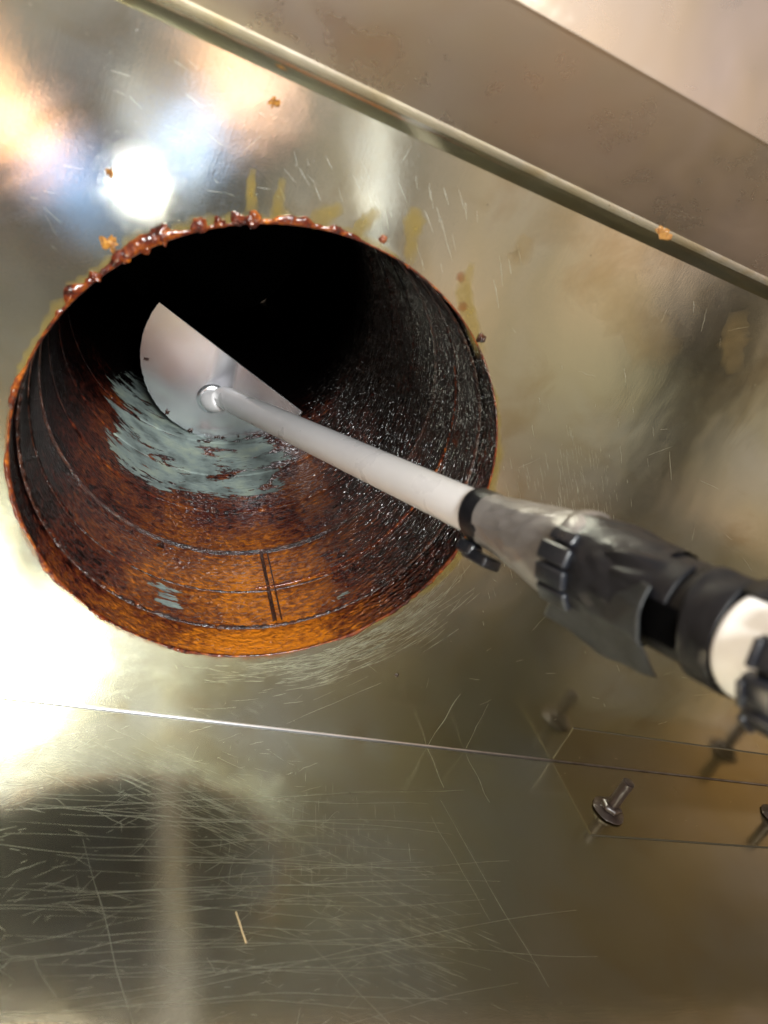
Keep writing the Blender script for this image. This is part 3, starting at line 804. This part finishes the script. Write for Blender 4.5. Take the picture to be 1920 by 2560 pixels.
# ------------------------------------------------------------------ the worker (seen mirrored in the steel) and the torch
person = empty('person', (-.25, -1.15, -.95), 'worker in a grey blue shirt and blue gloves, mirrored blurred in the steel wall', 'person')
def skin_body(name, verts, edges, radii, mt, parent, sub=2, root=0):
    me = bpy.data.meshes.new(name)
    me.from_pydata([Vector(v) - (parent.location if parent else Vector()) for v in verts], edges, [])
    o = link(name, me, mt, parent, False)
    s = o.modifiers.new('skin', 'SKIN'); s.use_smooth_shade = True
    for i, r in enumerate(radii):
        sv = me.skin_vertices[0].data[i]; sv.radius = (r, r) if isinstance(r, (int, float)) else r
        sv.use_root = (i == root)
    ss = o.modifiers.new('sub', 'SUBSURF'); ss.levels = sub; ss.render_levels = sub
    return o
ELL = (-.270, -.860, .165); WRL = (-.135, -.560, .168); HAL = (-.086, -.452, .172)
ELR = (.070, -.790, .300); WRR = (-.036, -.560, .246); HAR = (-.068, -.445, .208)
SHL = (-.42, -1.14, .42); SHR = (-.06, -1.14, .42)
pv = [(-.24, -1.16, -.05), (-.24, -1.16, .10), (-.24, -1.15, .28), (-.24, -1.15, .42), (-.24, -1.14, .50), (-.24, -1.12, .56), (-.24, -1.10, .66), (-.24, -1.11, .74),
      SHL, (-.40, -1.02, .28), ELL, WRL, SHR, (-.02, -1.00, .34), ELR, WRR,
      (-.33, -1.16, -.12), (-.34, -1.13, -.50), (-.34, -1.16, -.90), (-.15, -1.16, -.12), (-.14, -1.13, -.50), (-.14, -1.16, -.90), (-.34, -1.05, -.935), (-.14, -1.05, -.935)]
pe = [(0, 1), (1, 2), (2, 3), (3, 4), (4, 5), (5, 6), (6, 7), (3, 8), (8, 9), (9, 10), (10, 11), (3, 12), (12, 13), (13, 14), (14, 15), (0, 16), (16, 17), (17, 18), (0, 19), (19, 20), (20, 21), (18, 22), (21, 23)]
prad = [.13, .12, .14, .13, .06, .055, .085, .07, .06, .048, .042, .028, .06, .048, .042, .028, .08, .058, .04, .08, .058, .04, .03, .03]
skin_body('body', pv, pe, prad, M['skin'], person)
tv = [(-.24, -1.16, -.08), (-.24, -1.16, .10), (-.24, -1.15, .28), (-.24, -1.15, .42), (-.24, -1.14, .49), SHL, (-.41, -1.05, .32), (-.375, -.98, .255), SHR, (-.03, -1.03, .345), (0, -.95, .34)]
te = [(0, 1), (1, 2), (2, 3), (3, 4), (3, 5), (5, 6), (6, 7), (3, 8), (8, 9), (9, 10)]
skin_body('shirt', tv, te, [.150, .145, .16, .15, .075, .075, .062, .056, .075, .062, .056], M['shirt'], person)
skin_body('trousers', [(-.24, -1.16, -.04), (-.33, -1.16, -.12), (-.34, -1.13, -.50), (-.34, -1.16, -.86), (-.15, -1.16, -.12), (-.14, -1.13, -.50), (-.14, -1.16, -.86)],
          [(0, 1), (1, 2), (2, 3), (0, 4), (4, 5), (5, 6)], [.15, .10, .072, .06, .10, .072, .06], M['trouser'], person)
skin_body('hair', [(-.24, -1.13, .68), (-.24, -1.14, .75), (-.24, -1.17, .72)], [(0, 1), (1, 2)], [.088, .080, .07], M['hair'], person)
for x in (-.27, -.21):
    blob('eye', x - person.location.x, .665 - person.location.z, .011, .005, simple('eye_white', (.7, .7, .7), .2), person, 1, y=.133)
blob('mouth', -.24 - person.location.x, .615 - person.location.z, .024, .006, simple('lips', (.45, .16, .14), .4), person, 2, y=.128)
blob('nose', -.24 - person.location.x, .642 - person.location.z, .014, -.024, M['skin'], person, 3, y=.133)
def glove(wr, ha, curl, side):
    wr = Vector(wr); ha = Vector(ha); d = (ha - wr).normalized()
    c = Vector(curl) - ha; c -= d * c.dot(d); c.normalize(); l = d.cross(c).normalized() * side
    V = [wr - d * .045, wr, wr + d * .035, ha - d * .012]; Rr = [.037, .033, (.040, .026), (.042, .024)]
    Ed = [(0, 1), (1, 2), (2, 3)]
    for k, ln in enumerate((.9, 1.0, .95, .75)):
        b0 = len(V); off = l * ((k - 1.5) * .021)
        V += [ha + off + d * .010, ha + off + d * (.010 + .032 * ln) + c * .012, ha + off + d * (.010 + .042 * ln) + c * (.012 + .026 * ln), ha + off + d * (.012 + .026 * ln) + c * (.016 + .044 * ln)]
        Rr += [.0112, .0105, .0100, .0088]
        Ed += [(3, b0), (b0, b0 + 1), (b0 + 1, b0 + 2), (b0 + 2, b0 + 3)]
    b0 = len(V); t0 = wr + d * .040 - l * .034
    V += [t0, t0 + d * .030 - l * .014 + c * .016, t0 + d * .052 - l * .004 + c * .034]
    Rr += [.015, .0125, .0105]; Ed += [(2, b0), (b0, b0 + 1), (b0 + 1, b0 + 2)]
    o = skin_body('glove', V, Ed, Rr, M['glove'], person, 2, 1)
    return o
TB = TORCH - tdir * .075
g1 = glove(WRL, HAL, TB, 1); g1['label'] = 'blue glove on the left arm'
g2 = glove(WRR, HAR, TB, -1); g2['label'] = 'blue glove on the right arm'

wl = empty('work_light', WL, 'round white work light above the camera, mirrored as the broad glare at the left', 'lamp')
wu = wdir.cross(Vector((0, 0, 1))).normalized(); wv = wdir.cross(wu)
def wl_(name, prof, mt):
    def f(u, v):
        i = round(v * (len(prof) - 1)); r, z = prof[i]
        return (wu * math.cos(2 * PI * u) + wv * math.sin(2 * PI * u)) * r + wdir * z
    return grid(name, f, 48, len(prof) - 1, mt, wl, closeu=True)
wl_('bezel', [(.186, .001), (.189, .004), (.195, .004), (.197, 0)], M['bright'])
wl_('housing', [(.197, 0), (.197, -.022), (.180, -.034), (.0001, -.036)], M['torch'])

def lamp_body(root, d, rad):
    u_ = d.cross(Vector((0, 0, 1))).normalized(); v_ = d.cross(u_)
    for name, prof, mt in (('bezel', [(rad + .001, .001), (rad + .004, .004), (rad + .010, .004), (rad + .012, 0)], M['bright']),
                           ('housing', [(rad + .012, 0), (rad + .012, -.022), (rad - .010, -.034), (.0001, -.036)], M['torch'])):
        def f(u, v):
            q, z = prof[round(v * (len(prof) - 1))]
            return (u_ * math.cos(2 * PI * u) + v_ * math.sin(2 * PI * u)) * q + d * z
        grid(name, f, 48, 3, mt, root, closeu=True)
arm_fill = empty('work_light', lamp2.location.copy(), 'added warm fill light hanging high over the left arm of the worker', 'lamp')
lamp_body(arm_fill, (Vector((-.18, -.66, .22)) - lamp2.location).normalized(), .125)  # shell around the added fill lamp

torch = empty('torch', TORCH, 'small lit hand torch held below the camera, mirrored as the white glare in the steel', 'torch')
tu = tdir.cross(Vector((0, 0, 1))).normalized(); tv_ = tdir.cross(tu)
def tl_(name, prof, mt):
    def f(u, v):
        i = round(v * (len(prof) - 1)); r, z = prof[i]
        return (tu * math.cos(2 * PI * u) + tv_ * math.sin(2 * PI * u)) * r + tdir * z
    return grid(name, f, 40, len(prof) - 1, mt, torch, closeu=True)
tl_('reflector', [(.0135, -.001), (.0150, .002), (.0162, .002)], M['bright'])
tl_('torch_body', [(.0162, .002), (.0168, -.004), (.0160, -.022), (.0120, -.030), (.0118, -.100), (.0100, -.104), (.0001, -.104)], M['torch'])

# ------------------------------------------------------------------ added dark bars, placed to put dark bands into the steel's reflections
def reflection_bar(p, q, wd, label):
    p = Vector(p); q = Vector(q); e = empty('reflection_bar', p, label, 'reflection_bar')
    d = (q - p); L = d.length; d.normalize(); a = d.cross(Vector((.3, 1, .1))).normalized(); b = d.cross(a)
    vs = [(a * (x * wd / 2) + b * (y * wd / 2) + d * (t * L)) for t in (0, 1) for x, y in ((-1, -1), (1, -1), (1, 1), (-1, 1))]
    o = mesh('bar', vs, [(0, 3, 2, 1), (4, 5, 6, 7), (0, 1, 5, 4), (1, 2, 6, 5), (2, 3, 7, 6), (3, 0, 4, 7)], M['reflection_bar'], e, False); bevel(o, .008, 2)
M['reflection_bar'] = simple('dark_painted_steel', (.018, .020, .018), .5)
reflection_bar((1.22, -1.10, .68), (.90, -.76, -.35), .075, 'added dark shape mirrored as a band at the right of the wall')
reflection_bar((1.42, -1.22, .25), (1.02, -.90, -.55), .06, 'second added dark shape mirrored as a band further down the wall')
reflection_bar((.80, -.80, .20), (.99, -.35, 1.15), .055, 'added dark slanting beam mirrored in the floor sheet')
